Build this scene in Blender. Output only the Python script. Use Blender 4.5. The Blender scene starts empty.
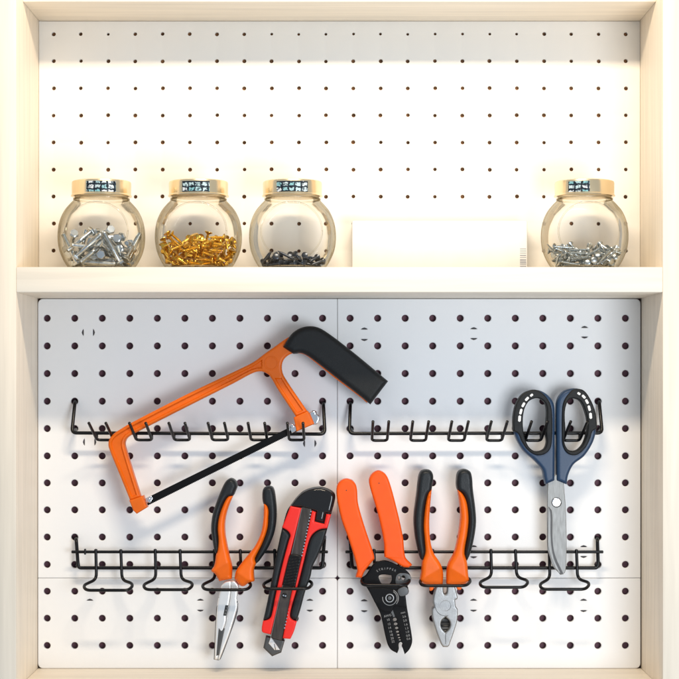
import bpy, bmesh, math, random
import numpy as np
from mathutils import Vector, Matrix, Quaternion
from mathutils.geometry import delaunay_2d_cdt

scene = bpy.context.scene
COL = scene.collection

# ------------------------------------------------------------------ units
U = 0.001            # one photo pixel on the back wall is one millimetre
D = 1750.0           # camera to back wall, mm
CX, CY = 339.5, 385.0   # where the camera's axis meets the wall
def W(px, py, z=0.0):
    """a point seen at photo position (px, py), z mm in front of the back wall"""
    s = (D - z) / D
    return Vector(((px - CX) * s * U, -z * U, (700 - CY - (py - CY) * s) * U))
def B(x, y, z):
    """a point given in millimetres of the cabinet itself"""
    return Vector(((x - CX) * U, -z * U, (700 - y) * U))

# ------------------------------------------------------------------ camera, world, lamps, exposure
cam = bpy.data.cameras.new('camera'); cam_o = bpy.data.objects.new('camera', cam); COL.objects.link(cam_o)
cam_o.location = B(CX, CY, D); cam_o.rotation_euler = (math.radians(90), 0, 0)
cam.sensor_width = 36; cam.lens = 36 * D / 679; cam.shift_y = (CY - 339.5) / 679
cam.clip_start = 0.05; cam.clip_end = 100
scene.camera = cam_o

world = bpy.data.worlds.new('World'); scene.world = world; world.use_nodes = True
bg = world.node_tree.nodes['Background']
bg.inputs[0].default_value = (0.74, 0.86, 1.0, 1); bg.inputs[1].default_value = 0.49

def area(name, pos, aim, sx, sy, power, color):
    l = bpy.data.lights.new(name, 'AREA'); l.shape = 'RECTANGLE'; l.size = sx; l.size_y = sy
    l.energy = power; l.color = color
    o = bpy.data.objects.new(name, l); COL.objects.link(o)
    o.location = pos; o.rotation_euler = (aim - pos).to_track_quat('-Z', 'Z').to_euler()
    return o
area('strip_lamp', B(360, -242, 613), B(345, 330, 0), 0.36, 0.055, 6.1, (1.0, 0.845, 0.64))
area('soft_box', B(850, 590, 1250), B(325, 470, 0), 0.46, 0.46, 8.6, (0.88, 0.94, 1.0))

scene.view_settings.view_transform = 'Standard'
scene.view_settings.look = 'None'
scene.view_settings.exposure = 0.0
scene.view_settings.gamma = 1.0
try:
    scene.cycles.max_bounces = 10; scene.cycles.transparent_max_bounces = 24
    scene.cycles.sample_clamp_indirect = 6.0
    scene.cycles.use_denoising = True
except Exception: pass

# ------------------------------------------------------------------ materials
def mat(name, col, rough=0.5, metal=0.0, bump=None, var=0.0, vscale=60, coat=0.0, stretch=(1,1,1), spec=None, roughvar=0.0):
    m = bpy.data.materials.new(name); m.use_nodes = True
    nt = m.node_tree; p = nt.nodes['Principled BSDF']
    p.inputs['Base Color'].default_value = (*col, 1); p.inputs['Roughness'].default_value = rough
    p.inputs['Metallic'].default_value = metal
    if spec is not None: p.inputs['Specular IOR Level'].default_value = spec
    if coat: p.inputs['Coat Weight'].default_value = coat; p.inputs['Coat Roughness'].default_value = 0.12
    if bump or var or roughvar:
        tc = nt.nodes.new('ShaderNodeTexCoord'); mp = nt.nodes.new('ShaderNodeMapping')
        mp.inputs['Scale'].default_value = stretch
        nt.links.new(tc.outputs['Object'], mp.inputs[0])
    if bump:
        n = nt.nodes.new('ShaderNodeTexNoise'); n.inputs['Scale'].default_value = bump[0]; n.inputs['Detail'].default_value = 4
        nt.links.new(mp.outputs[0], n.inputs['Vector'])
        b = nt.nodes.new('ShaderNodeBump'); b.inputs['Strength'].default_value = bump[1]; b.inputs['Distance'].default_value = 0.0006
        nt.links.new(n.outputs['Fac'], b.inputs['Height']); nt.links.new(b.outputs[0], p.inputs['Normal'])
    if var:
        n2 = nt.nodes.new('ShaderNodeTexNoise'); n2.inputs['Scale'].default_value = vscale; n2.inputs['Detail'].default_value = 6
        nt.links.new(mp.outputs[0], n2.inputs['Vector'])
        r = nt.nodes.new('ShaderNodeValToRGB')
        r.color_ramp.elements[0].position = 0.3; r.color_ramp.elements[1].position = 0.7
        r.color_ramp.elements[0].color = (*[max(0, c * (1 - var)) for c in col], 1)
        r.color_ramp.elements[1].color = (*[min(1, c * (1 + var)) for c in col], 1)
        nt.links.new(n2.outputs['Fac'], r.inputs[0]); nt.links.new(r.outputs[0], p.inputs['Base Color'])
    if roughvar:
        n3 = nt.nodes.new('ShaderNodeTexNoise'); n3.inputs['Scale'].default_value = 220; n3.inputs['Detail'].default_value = 5
        nt.links.new(mp.outputs[0], n3.inputs['Vector'])
        mr = nt.nodes.new('ShaderNodeMapRange')
        mr.inputs[3].default_value = max(0.02, rough - roughvar); mr.inputs[4].default_value = min(1, rough + roughvar)
        nt.links.new(n3.outputs['Fac'], mr.inputs[0]); nt.links.new(mr.outputs[0], p.inputs['Roughness'])
    return m

M = {}
M['birch']   = mat('birch_wood', (0.85, 0.75, 0.615), 0.5, var=0.08, vscale=9, stretch=(14, 14, 0.7), bump=(60, 0.12))
M['birch_h'] = mat('birch_wood_lengthwise', (0.86, 0.775, 0.65), 0.5, var=0.07, vscale=9, stretch=(0.7, 14, 14), bump=(60, 0.12))
M['board']   = mat('white_board', (0.86, 0.835, 0.785), 0.5, var=0.012, vscale=14)
M['tile']    = mat('white_plastic', (0.84, 0.84, 0.845), 0.42, bump=(700, 0.05), var=0.01, vscale=20)
M['brown']   = mat('brown_backing', (0.26, 0.12, 0.05), 0.8, var=0.5, vscale=150)
M['plum']    = mat('plum_backing', (0.15, 0.062, 0.085), 0.7, var=0.2, vscale=150)
M['groove']  = mat('groove_steel', (0.075, 0.075, 0.078), 0.5, 0.2)
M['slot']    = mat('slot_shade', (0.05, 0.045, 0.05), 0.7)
M['wire']    = mat('black_lacquered_wire', (0.004, 0.004, 0.005), 0.3, spec=0.28, bump=(350, 0.12))
M['saw_or']  = mat('orange_lacquer', (0.74, 0.130, 0.002), 0.40, bump=(500, 0.06), var=0.07, vscale=60, roughvar=0.1, spec=0.35)
M['orange']  = mat('orange_plastic', (0.84, 0.135, 0.002), 0.42, bump=(900, 0.1), var=0.07, vscale=70, roughvar=0.1, spec=0.35)
M['orange2'] = mat('bright_orange_plastic', (0.88, 0.095, 0.001), 0.45, bump=(600, 0.08), var=0.06, vscale=60, roughvar=0.1, spec=0.3)
M['rubber']  = mat('black_rubber', (0.010, 0.011, 0.012), 0.5, bump=(1600, 0.35), roughvar=0.08, spec=0.25)
M['grip']    = mat('charcoal_grip', (0.012, 0.0145, 0.017), 0.42, bump=(1200, 0.2), roughvar=0.08, spec=0.28)
M['black']   = mat('black_plastic', (0.008, 0.008, 0.009), 0.30, bump=(500, 0.05), spec=0.2)
M['smoke']   = mat('glossy_black_plastic', (0.010, 0.010, 0.011), 0.12, spec=0.45)
M['oxide']   = mat('black_oxide_steel', (0.008, 0.008, 0.009), 0.34, bump=(900, 0.08), spec=0.08)
M['red']     = mat('red_plastic', (0.80, 0.026, 0.018), 0.35, bump=(700, 0.06), spec=0.3)
M['steel']   = mat('polished_steel', (0.86, 0.86, 0.86), 0.28, 0.55)
M['grey_st'] = mat('satin_steel', (0.31, 0.31, 0.31), 0.42, 0.85, var=0.05, vscale=600, bump=(900, 0.12), roughvar=0.1)
M['brushed'] = mat('brushed_steel', (0.25, 0.248, 0.24), 0.5, 0.8, var=0.08, vscale=260, stretch=(6, 6, 0.5), roughvar=0.1)
M['dark_st'] = mat('dark_steel', (0.10, 0.10, 0.10), 0.4, 0.8)
M['track']   = mat('blade_track_steel', (0.055, 0.045, 0.040), 0.4, 0.5, var=0.4, vscale=90, stretch=(3, 3, 0.5))
M['chrome']  = mat('chrome', (0.88, 0.88, 0.9), 0.08, 1.0)
M['navy']    = mat('navy_plastic', (0.018, 0.045, 0.100), 0.38, bump=(900, 0.08), spec=0.35)
M['lid']     = mat('pale_gold_metal', (0.92, 0.74, 0.47), 0.22, 0.9)
M['zinc']    = mat('zinc_steel', (0.62, 0.66, 0.68), 0.24, 1.0, var=0.2, vscale=150)
M['brass']   = mat('golden_zinc', (0.85, 0.50, 0.09), 0.26, 1.0, var=0.35, vscale=150)
M['blackst'] = mat('blackened_steel', (0.075, 0.085, 0.105), 0.3, 0.9)
M['greyst']  = mat('grey_zinc_steel', (0.50, 0.55, 0.58), 0.3, 1.0, var=0.25, vscale=150)
M['carton']  = mat('white_carton', (0.85, 0.835, 0.80), 0.6, var=0.02)
M['inkgrey'] = mat('grey_ink', (0.33, 0.34, 0.37), 0.6)
M['ink']     = mat('black_ink', (0.01, 0.01, 0.01), 0.5)
M['white']   = mat('white_paint', (0.75, 0.75, 0.75), 0.5)
M['dimwhite']= mat('pale_print', (0.27, 0.27, 0.27), 0.6)
M['seam']    = mat('grey_seam', (0.30, 0.30, 0.31), 0.7)

def glass_mat():
    m = bpy.data.materials.new('thin_jar_glass'); m.use_nodes = True
    nt = m.node_tree; nt.nodes.clear()
    out = nt.nodes.new('ShaderNodeOutputMaterial')
    tr = nt.nodes.new('ShaderNodeBsdfTransparent'); gl = nt.nodes.new('ShaderNodeBsdfGlossy')
    gl.inputs['Roughness'].default_value = 0.03
    lw = nt.nodes.new('ShaderNodeLayerWeight'); lw.inputs['Blend'].default_value = 0.5
    tc = nt.nodes.new('ShaderNodeTexCoord')
    nz = nt.nodes.new('ShaderNodeTexNoise'); nz.inputs['Scale'].default_value = 38; nz.inputs['Detail'].default_value = 1
    nt.links.new(tc.outputs['Object'], nz.inputs['Vector'])
    bp = nt.nodes.new('ShaderNodeBump'); bp.inputs['Strength'].default_value = 0.35; bp.inputs['Distance'].default_value = 0.004
    nt.links.new(nz.outputs['Fac'], bp.inputs['Height'])
    nt.links.new(bp.outputs[0], gl.inputs['Normal']); nt.links.new(bp.outputs[0], lw.inputs['Normal'])
    # longer way through the glass towards the rim: more of its warm tint
    rp = nt.nodes.new('ShaderNodeValToRGB'); cr = rp.color_ramp
    cr.elements[0].position = 0.0; cr.elements[0].color = (0.985, 0.985, 0.98, 1)
    cr.elements[1].position = 1.0; cr.elements[1].color = (0.62, 0.50, 0.27, 1)
    e = cr.elements.new(0.35); e.color = (0.985, 0.965, 0.92, 1)
    e = cr.elements.new(0.78); e.color = (0.94, 0.87, 0.70, 1)
    nt.links.new(lw.outputs['Facing'], rp.inputs[0]); nt.links.new(rp.outputs[0], tr.inputs['Color'])
    fr = nt.nodes.new('ShaderNodeFresnel'); fr.inputs['IOR'].default_value = 1.25
    nt.links.new(bp.outputs[0], fr.inputs['Normal'])
    mx = nt.nodes.new('ShaderNodeMixShader')
    hf = nt.nodes.new('ShaderNodeMath'); hf.operation = 'MULTIPLY'; hf.inputs[1].default_value = 0.8
    nt.links.new(fr.outputs[0], hf.inputs[0]); nt.links.new(hf.outputs[0], mx.inputs[0]); nt.links.new(tr.outputs[0], mx.inputs[1]); nt.links.new(gl.outputs[0], mx.inputs[2])
    nt.links.new(mx.outputs[0], out.inputs['Surface'])
    return m
M['glass'] = glass_mat()

def painted_reflection_mat():  # reflection of a window and room in the lid, painted as a colour mosaic
    m = bpy.data.materials.new('painted_lid_reflection'); m.use_nodes = True
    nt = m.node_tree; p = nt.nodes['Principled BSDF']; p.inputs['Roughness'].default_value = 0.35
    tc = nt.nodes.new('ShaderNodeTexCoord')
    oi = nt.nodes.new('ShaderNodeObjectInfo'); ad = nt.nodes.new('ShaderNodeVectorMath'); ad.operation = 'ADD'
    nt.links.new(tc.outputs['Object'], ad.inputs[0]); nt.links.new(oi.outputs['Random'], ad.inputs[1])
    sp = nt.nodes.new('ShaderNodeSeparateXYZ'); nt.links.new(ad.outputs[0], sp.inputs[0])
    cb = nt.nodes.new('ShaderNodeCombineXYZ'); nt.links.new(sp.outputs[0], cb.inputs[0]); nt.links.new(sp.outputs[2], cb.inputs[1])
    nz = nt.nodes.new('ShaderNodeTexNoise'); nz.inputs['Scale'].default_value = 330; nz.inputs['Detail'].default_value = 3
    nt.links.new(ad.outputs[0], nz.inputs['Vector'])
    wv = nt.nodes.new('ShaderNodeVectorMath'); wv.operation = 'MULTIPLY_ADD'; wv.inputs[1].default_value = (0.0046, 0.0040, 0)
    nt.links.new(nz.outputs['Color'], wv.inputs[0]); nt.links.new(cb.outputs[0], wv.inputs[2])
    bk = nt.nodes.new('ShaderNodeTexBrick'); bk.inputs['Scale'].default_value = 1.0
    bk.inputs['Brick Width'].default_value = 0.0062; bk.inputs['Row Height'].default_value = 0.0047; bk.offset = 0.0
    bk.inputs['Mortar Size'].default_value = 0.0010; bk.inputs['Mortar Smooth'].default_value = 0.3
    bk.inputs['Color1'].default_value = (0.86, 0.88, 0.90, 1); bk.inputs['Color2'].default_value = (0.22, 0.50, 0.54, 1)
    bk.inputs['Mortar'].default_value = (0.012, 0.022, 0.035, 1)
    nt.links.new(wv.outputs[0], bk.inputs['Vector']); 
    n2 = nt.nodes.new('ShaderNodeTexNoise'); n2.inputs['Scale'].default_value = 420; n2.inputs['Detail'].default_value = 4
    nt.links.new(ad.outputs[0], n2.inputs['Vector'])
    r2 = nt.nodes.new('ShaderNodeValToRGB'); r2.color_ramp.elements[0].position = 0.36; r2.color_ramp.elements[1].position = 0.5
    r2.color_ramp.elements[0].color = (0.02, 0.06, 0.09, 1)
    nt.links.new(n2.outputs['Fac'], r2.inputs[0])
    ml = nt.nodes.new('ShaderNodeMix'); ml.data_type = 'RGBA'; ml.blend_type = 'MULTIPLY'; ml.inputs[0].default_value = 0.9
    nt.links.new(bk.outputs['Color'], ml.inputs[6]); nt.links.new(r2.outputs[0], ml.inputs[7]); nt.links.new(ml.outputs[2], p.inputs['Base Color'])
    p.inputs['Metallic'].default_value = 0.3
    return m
M['painted_reflection'] = painted_reflection_mat()

# ------------------------------------------------------------------ object helpers
ORG = {}
def tag(o, label=None, cat=None, group=None, kind=None):
    if label: o['label'] = label
    if cat: o['category'] = cat
    if group: o['group'] = group
    if kind: o['kind'] = kind
    return o
def thing(name, base, label, cat, group=None):
    o = bpy.data.objects.new(name, None); COL.objects.link(o); o.location = base; o.empty_display_size = 0.01
    ORG[o] = Vector(base)
    return tag(o, label, cat, group)
def mk(name, verts, faces, m, parent=None, sharp=40, base=None):
    org = ORG[parent] if parent is not None else (Vector(base) if base is not None else Vector((0, 0, 0)))
    me = bpy.data.meshes.new(name)
    me.from_pydata([tuple(Vector(v) - org) for v in verts], [], faces)
    bm = bmesh.new(); bm.from_mesh(me)
    bmesh.ops.recalc_face_normals(bm, faces=bm.faces[:]); bm.to_mesh(me); bm.free()
    me.materials.append(M[m]); me.shade_smooth(); me.set_sharp_from_angle(angle=math.radians(sharp))
    o = bpy.data.objects.new(name, me); COL.objects.link(o); ORG[o] = org
    if parent is not None: o.parent = parent
    else: o.location = org
    return o
def join_geo(parts):
    V, F = [], []
    for v, f in parts:
        n = len(V); V += list(v); F += [tuple(i + n for i in q) for q in f]
    return V, F

def curve_pts(ctrl, step=1.2, closed=True):
    """smooth line through control points; a third value marks a sharp corner"""
    n = len(ctrl); out = []
    P = [np.array(c[:2], float) for c in ctrl]; S = [len(c) > 2 for c in ctrl]
    for i in range(n if closed else n - 1):
        j = (i + 1) % n
        p1, p2 = P[i], P[j]; L = np.linalg.norm(p2 - p1)
        if L < 1e-6: continue
        def tang(k):
            if not closed and k in (0, n - 1): return None
            a, b, c = P[(k - 1) % n], P[k], P[(k + 1) % n]
            l1, l2 = np.linalg.norm(b - a), np.linalg.norm(c - b)
            return (c - a) / max(1e-6, l1 + l2)
        t1 = None if S[i] else tang(i); t2 = None if S[j] else tang(j)
        if t1 is None: t1 = (p2 - p1) / L
        if t2 is None: t2 = (p2 - p1) / L
        k = max(1, int(round(L / step)))
        for q in range(k):
            t = q / k; t_2 = t * t; t_3 = t_2 * t
            out.append((2*t_3 - 3*t_2 + 1) * p1 + (t_3 - 2*t_2 + t) * L * t1 + (-2*t_3 + 3*t_2) * p2 + (t_3 - t_2) * L * t2)
    if not closed: out.append(P[-1])
    return np.array(out)
def circ(cx, cy, r, n=20, ry=None, rot=0):
    a = np.arange(n) * 2 * math.pi / n + rot
    return np.stack([cx + r * np.cos(a), cy + (ry or r) * np.sin(a)], 1)
def segdist(pts, loops):
    A = np.concatenate(loops); Bv = np.concatenate([np.roll(l, -1, 0) for l in loops])
    out = np.full(len(pts), 1e9)
    d = Bv - A; dd = np.maximum((d * d).sum(1), 1e-12)
    for s in range(0, len(pts), 400):
        p = pts[s:s + 400]
        ap = p[:, None, :] - A[None]
        t = np.clip((ap * d[None]).sum(2) / dd[None], 0, 1)
        q = ap - t[..., None] * d[None]
        out[s:s + 400] = np.sqrt((q * q).sum(2).min(1))
    return out
def inside(pts, loops):
    A = np.concatenate(loops); Bv = np.concatenate([np.roll(l, -1, 0) for l in loops])
    c = np.zeros(len(pts), bool)
    for s in range(0, len(pts), 400):
        x = pts[s:s + 400, 0][:, None]; y = pts[s:s + 400, 1][:, None]
        cond = (A[None, :, 1] > y) != (Bv[None, :, 1] > y)
        den = np.where(Bv[:, 1] == A[:, 1], 1e-9, Bv[:, 1] - A[:, 1])
        xi = (Bv[:, 0] - A[:, 0])[None] * (y - A[None, :, 1]) / den[None] + A[None, :, 0]
        c[s:s + 400] = ((cond & (x < xi)).sum(1) % 2) == 1
    return c
def solid(outline, zf, thick, w=1.0, rise=None, holes=(), rows=(0.05, 0.2, 0.42, 0.7, 1.0), grid=2.2, zfun=None, raw=False, step=1.2):
    """a traced outline as a solid of real depth: front at zf mm with an edge rounded over w mm, back at zf - thick"""
    loops = [np.asarray(outline, float) if raw else curve_pts(outline, step)]
    loops += [np.asarray(h, float) for h in holes]
    rise = min(thick * 0.6, w) if rise is None else rise
    pts = []; 
    for l in loops:
        t = np.roll(l, -1, 0) - np.roll(l, 1, 0); t /= np.maximum(np.linalg.norm(t, axis=1), 1e-9)[:, None]
        nrm = np.stack([-t[:, 1], t[:, 0]], 1)
        test = inside(l + nrm * 0.05, loops); nrm[~test] *= -1
        for f in rows:
            pts.append((l + nrm * (w * f), w * f))
    acc = []
    for p, off in pts:
        ok = inside(p, loops); p = p[ok]
        if len(p): acc.append(p[segdist(p, loops) >= off * 0.93])
    if grid:
        lo, hi = loops[0].min(0), loops[0].max(0)
        gx, gy = np.meshgrid(np.arange(lo[0], hi[0], grid), np.arange(lo[1], hi[1], grid))
        g = np.stack([gx.ravel(), gy.ravel()], 1); g[:, 0] += (np.round(g[:, 1] / grid) % 2) * grid * 0.5
        g = g[inside(g, loops)]
        if len(g): 
            dg = segdist(g, loops); g = g[dg > min(w * 0.5, 0.6)]
            if len(g) and acc:
                a = np.concatenate(acc); keep = []
                for p in g:
                    keep.append(((a - p) ** 2).sum(1).min() > (0.3 * grid) ** 2)
                g = g[np.array(keep)]
            if len(g): acc.append(g)
    bnd = np.concatenate(loops); nb = len(bnd)
    P = np.concatenate([bnd] + acc) if acc else bnd
    edges = []; k = 0
    for l in loops:
        n = len(l); edges += [(k + i, k + (i + 1) % n) for i in range(n)]; k += n
    r = delaunay_2d_cdt([Vector((p[0], p[1])) for p in P], edges, [], 0, 1e-5)
    V2 = np.array([(v.x, v.y) for v in r[0]])
    T = [tuple(f) for f in r[2]]
    cen = np.array([V2[list(f)].mean(0) for f in T])
    T = [f for f, o in zip(T, inside(cen, loops)) if o]
    d = segdist(V2, loops)
    tt = np.clip(d / (w * 0.925), 0, 1)
    zz = zf - rise * (1 - np.sqrt(np.maximum(0, 1 - (1 - tt) ** 2)))
    if zfun: zz = zz + zfun(V2[:, 0], V2[:, 1], d)
    s = (D - zf) / D
    def pos(x, y, z): return (((x - CX) * s) * U, -z * U, (700 - CY - (y - CY) * s) * U)
    n = len(V2)
    V = [pos(V2[i, 0], V2[i, 1], zz[i]) for i in range(n)] + [pos(V2[i, 0], V2[i, 1], zf - thick) for i in range(n)]
    F = list(T) + [tuple(i + n for i in reversed(f)) for f in T]
    cnt = {}
    for f in T:
        for i in range(3):
            e = (f[i], f[(i + 1) % 3]); cnt[tuple(sorted(e))] = None if tuple(sorted(e)) in cnt else e
    for e in cnt.values():
        if e: F.append((e[1], e[0], e[0] + n, e[1] + n))
    return V, F
def split_long(poly, step=5.0):
    out = []
    for a, b in zip(poly, poly[1:] + poly[:1]):
        k = max(1, int(math.hypot(b[0] - a[0], b[1] - a[1]) / step))
        out += [(a[0] + (b[0] - a[0]) * i / k, a[1] + (b[1] - a[1]) * i / k) for i in range(k)]
    return out
def plate(name, outline, zf, thick, m, parent, sharp=35, **k):
    v, f = solid(outline, zf, thick, **k)
    return mk(name, v, f, m, parent, sharp)

def fillet(pts, r, n=6):
    pts = [Vector(p) for p in pts]; out = [pts[0]]
    for a, b, c in zip(pts, pts[1:], pts[2:]):
        u, v = (a - b), (c - b); rr = min(r, u.length * 0.48, v.length * 0.48)
        p, q = b + u.normalized() * rr, b + v.normalized() * rr
        for i in range(n + 1):
            t = i / n; out.append((1 - t) ** 2 * p + 2 * t * (1 - t) * b + t * t * q)
    out.append(pts[-1]); return out
def tube(pts, rad, n=12):
    pts = [p for i, p in enumerate(pts) if i == 0 or (p - pts[i - 1]).length > 1e-6]
    V, F = [], []; nrm = None
    for i, p in enumerate(pts):
        t = ((pts[min(i + 1, len(pts) - 1)] - pts[max(i - 1, 0)])).normalized()
        if nrm is None:
            nrm = t.orthogonal().normalized()
        nrm = (nrm - t * nrm.dot(t)).normalized(); b = t.cross(nrm)
        V += [p + (nrm * math.cos(2 * math.pi * k / n) + b * math.sin(2 * math.pi * k / n)) * rad for k in range(n)]
    for i in range(len(pts) - 1):
        for k in range(n):
            F.append((i*n + k, i*n + (k+1) % n, (i+1)*n + (k+1) % n, (i+1)*n + k))
    # domed ends
    for e, sgn in ((0, -1), (len(pts) - 1, 1)):
        t = (pts[1] - pts[0]).normalized() if e == 0 else (pts[-1] - pts[-2]).normalized()
        c = len(V); V.append(pts[e] + t * sgn * rad * 0.45)
        for k in range(n): F.append((e*n + k, e*n + (k+1) % n, c))
    return V, F
def wire(pts, rad=1.35, r=4.0, n=12):
    return tube(fillet([W(*p) for p in pts], r * U), rad * U, n)
def box(x0, x1, y0, y1, z0, z1, bev=0.8):
    """box in cabinet millimetres with eased edges"""
    bm = bmesh.new(); bmesh.ops.create_cube(bm, size=1)
    a, b = B(x0, y1, z1), B(x1, y0, z0)
    for v in bm.verts:
        v.co = Vector(((a.x + b.x) / 2 + v.co.x * (b.x - a.x), (a.y + b.y) / 2 + v.co.y * (b.y - a.y), (a.z + b.z) / 2 + v.co.z * (b.z - a.z)))
    if bev: bmesh.ops.bevel(bm, geom=bm.edges[:], offset=bev * U, segments=2, affect='EDGES', profile=0.5)
    bm.verts.index_update()
    V = [v.co.copy() for v in bm.verts]; F = [tuple(v.index for v in f.verts) for f in bm.faces]; bm.free()
    return V, F
def text(name, s, px, py, z, size, rot, m, parent, arc=None):
    """lettering standing 0.12 mm proud of the face it is printed on"""
    geos = []
    def one(ch, x, y, ang):
        cu = bpy.data.curves.new('t', 'FONT'); cu.body = ch; cu.align_x = 'CENTER'; cu.align_y = 'CENTER'; cu.size = size * U; cu.extrude = 0.00006
        o = bpy.data.objects.new('t', cu); COL.objects.link(o)
        me = bpy.data.meshes.new_from_object(o.evaluated_get(bpy.context.evaluated_depsgraph_get()))
        bpy.data.objects.remove(o); bpy.data.curves.remove(cu)
        mt = Matrix.Translation(W(x, y, z)) @ Matrix.Rotation(-math.radians(ang), 4, Vector((0, 1, 0))).inverted() @ Matrix.Rotation(math.radians(90), 4, 'X')
        geos.append(([mt @ v.co for v in me.vertices], [tuple(p.vertices) for p in me.polygons])); bpy.data.meshes.remove(me)
    if arc:
        R, a0, da = arc
        for i, ch in enumerate(s):
            a = a0 + da * i
            one(ch, px + R * math.sin(math.radians(a)), py - R * math.cos(math.radians(a)), a)
    else: one(s, px, py, rot)
    v, f = join_geo(geos)
    return mk(name, v, f, m, parent)

# ------------------------------------------------------------------ cabinet
cab = thing('wooden_cabinet', B(CX, 690, 0), 'open pale birch cabinet with a shelf and a perforated white back, holding jars and tools', 'cabinet')
ZF = 122
def cpart(name, g, m, parent=cab): return mk(name, g[0], g[1], m, parent, 35)
cpart('side_panel', box(17, 38.8, -60, 715, -16, ZF), 'birch')
cpart('side_panel', box(640.2, 661.5, -60, 715, -16, ZF), 'birch')
cpart('top_panel', box(38.8, 640.2, 0.5, 21, -16, 88), 'birch_h')
cpart('bottom_panel', box(38.8, 640.2, 667.35, 692, -16, ZF), 'birch_h')
cpart('shelf', box(38.8, 640.2, 275.2, 298.7, -16, ZF), 'birch_h')
cpart('backing_sheet', box(39, 640, 21.3, 274.9, -16, -4.2, 0), 'brown')
cpart('lower_backing_sheet', box(39, 640, 298.9, 667.2, -16, 0.5, 0), 'plum')
# outer carcass beyond the side panels' faces (thick front edge strips)
cpart('front_edge_strip', box(2, 17, -60, 715, -16, ZF - 0.6), 'birch')
cpart('front_edge_strip', box(661.5, 677, -60, 715, -16, ZF - 0.6), 'birch')

rnd = random.Random(5)
faint = {(k, 0) for k in range(8, 18)} | {(2, 0)}
holes = []
for r in range(9):
    for k in range(22):
        x, y = 53.6 + 27.25 * k + rnd.uniform(-.25, .25), 34 + 27.1 * r + rnd.uniform(-.25, .25)
        rad = 1.4 if (k, r) in faint else rnd.choice((1.75, 1.85, 1.95, 2.0, 2.05))
        holes.append(circ(x, y, rad, 14))
plate('perforated_back_panel', split_long([(38.95, 21.3), (640.05, 21.3), (640.05, 274.9), (38.95, 274.9)]), 0, 3.2, 'board', cab, sharp=12,
      raw=True, holes=holes, w=0.35, rows=(0.5, 1.0), grid=0, rise=0.3)

# ------------------------------------------------------------------ white plastic board tiles
TZ = 8.0
xs = [47 + 27.55 * k for k in range(22)]
ys = [318.2, 345.9, 373.5, 401.2, 428.6, 456, 483, 510, 537.2, 564.6, 591.4, 618.4, 645.6]
def rrect(x0, y0, x1, y1, rs):
    out = []
    for (cx, cy, a), r in zip(((x0, y0, 180), (x1, y0, 270), (x1, y1, 0), (x0, y1, 90)), rs):
        ox = cx + (r if cx == x0 else -r); oy = cy + (r if cy == y0 else -r)
        for i in range(5):
            t = math.radians(a + 90 * i / 4); out.append((ox + r * math.cos(t), oy + r * math.sin(t)))
    return out
vslits = [(83.4, 332.4), (93, 332.4), (84.5, 442.2), (94.4, 442.2), (304.7, 443.4), (314.6, 443.4)]
hslits = [(364.2, 329.3), (364.2, 339.2), (473.8, 329), (473.8, 338.2), (584.6, 327.7), (584.6, 336.7), (89.8, 600.6), (200.3, 600.6), (200.3, 610),
          (309.7, 600.6), (309.7, 610), (364.2, 601), (364.2, 610.5), (473.5, 600.6), (473.5, 610), (583.6, 600.6), (583.6, 610.4), (583.7, 547.1), (583.7, 556.3), (473.6, 547), (473.6, 556.6)]
def lens(x, y, L, T, vert, flip):
    a = [(-L/2, 0), (-L*.3, -T*.62), (0, -T), (L*.3, -T*.62), (L/2, 0), (L*.25, T*.12), (-L*.25, T*.12)]
    if flip: a = [(p, -q) for p, q in a]
    return np.array([(x + q, y + p) if vert else (x + p, y + q) for p, q in a])
XM, YM = 337.4, 578.2
quads = {'upper left': (37.9, 298.8, XM - .2, YM - .2), 'upper right': (XM + .2, 298.8, 640.6, YM - .2),
         'lower left': (37.9, YM + .2, XM - .2, 668.4), 'lower right': (XM + .2, YM + .2, 640.6, 668.4)}
labels = {'upper left': 'white perforated board behind the orange hacksaw, left one under the shelf',
          'upper right': 'white perforated board behind the blue scissors, right one under the shelf',
          'lower left': 'low white perforated board behind the tips of the long nose pliers and knife',
          'lower right': 'low white perforated board behind the jaws of the combination pliers and wire strippers'}
for key, (x0, y0, x1, y1) in quads.items():
    rs = {'upper left': (5, .6, 3.2, .6), 'upper right': (.6, 5, .6, 3.2), 'lower left': (.6, 3.2, .6, 5), 'lower right': (3.2, .6, 5, .6)}[key]
    hs = [circ(x, y, 3.5, 22) for x in xs for y in ys if x0 < x < x1 and y0 < y < y1]
    sl = []
    for i, (x, y) in enumerate(vslits):
        if x0 < x < x1 and y0 < y < y1: sl.append(lens(x, y, 7.2, 1.8, True, i % 2 == 1))
    for i, (x, y) in enumerate(hslits):
        up = y in (329.3, 329, 327.7, 600.6, 601, 547.1, 547)
        if x0 < x < x1 and y0 < y < y1: sl.append(lens(x, y, 7.0, 1.8, False, not up))
    t = thing('perforated_board', W((x0 + x1) / 2, y1, TZ - 4), labels[key], 'pegboard', 'white boards making up the tool wall')
    plate('panel', split_long(rrect(x0, y0, x1, y1, rs)), TZ, 4, 'tile', t, sharp=12, raw=True, holes=hs + sl, w=0.55, rows=(1.0,), grid=0, rise=0.45)
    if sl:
        for l in sl: plate('clip_tongue_slot_shade', l, TZ - 1.1, 2.4, 'slot', t, raw=True, w=0.2, rows=(), grid=0)

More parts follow.
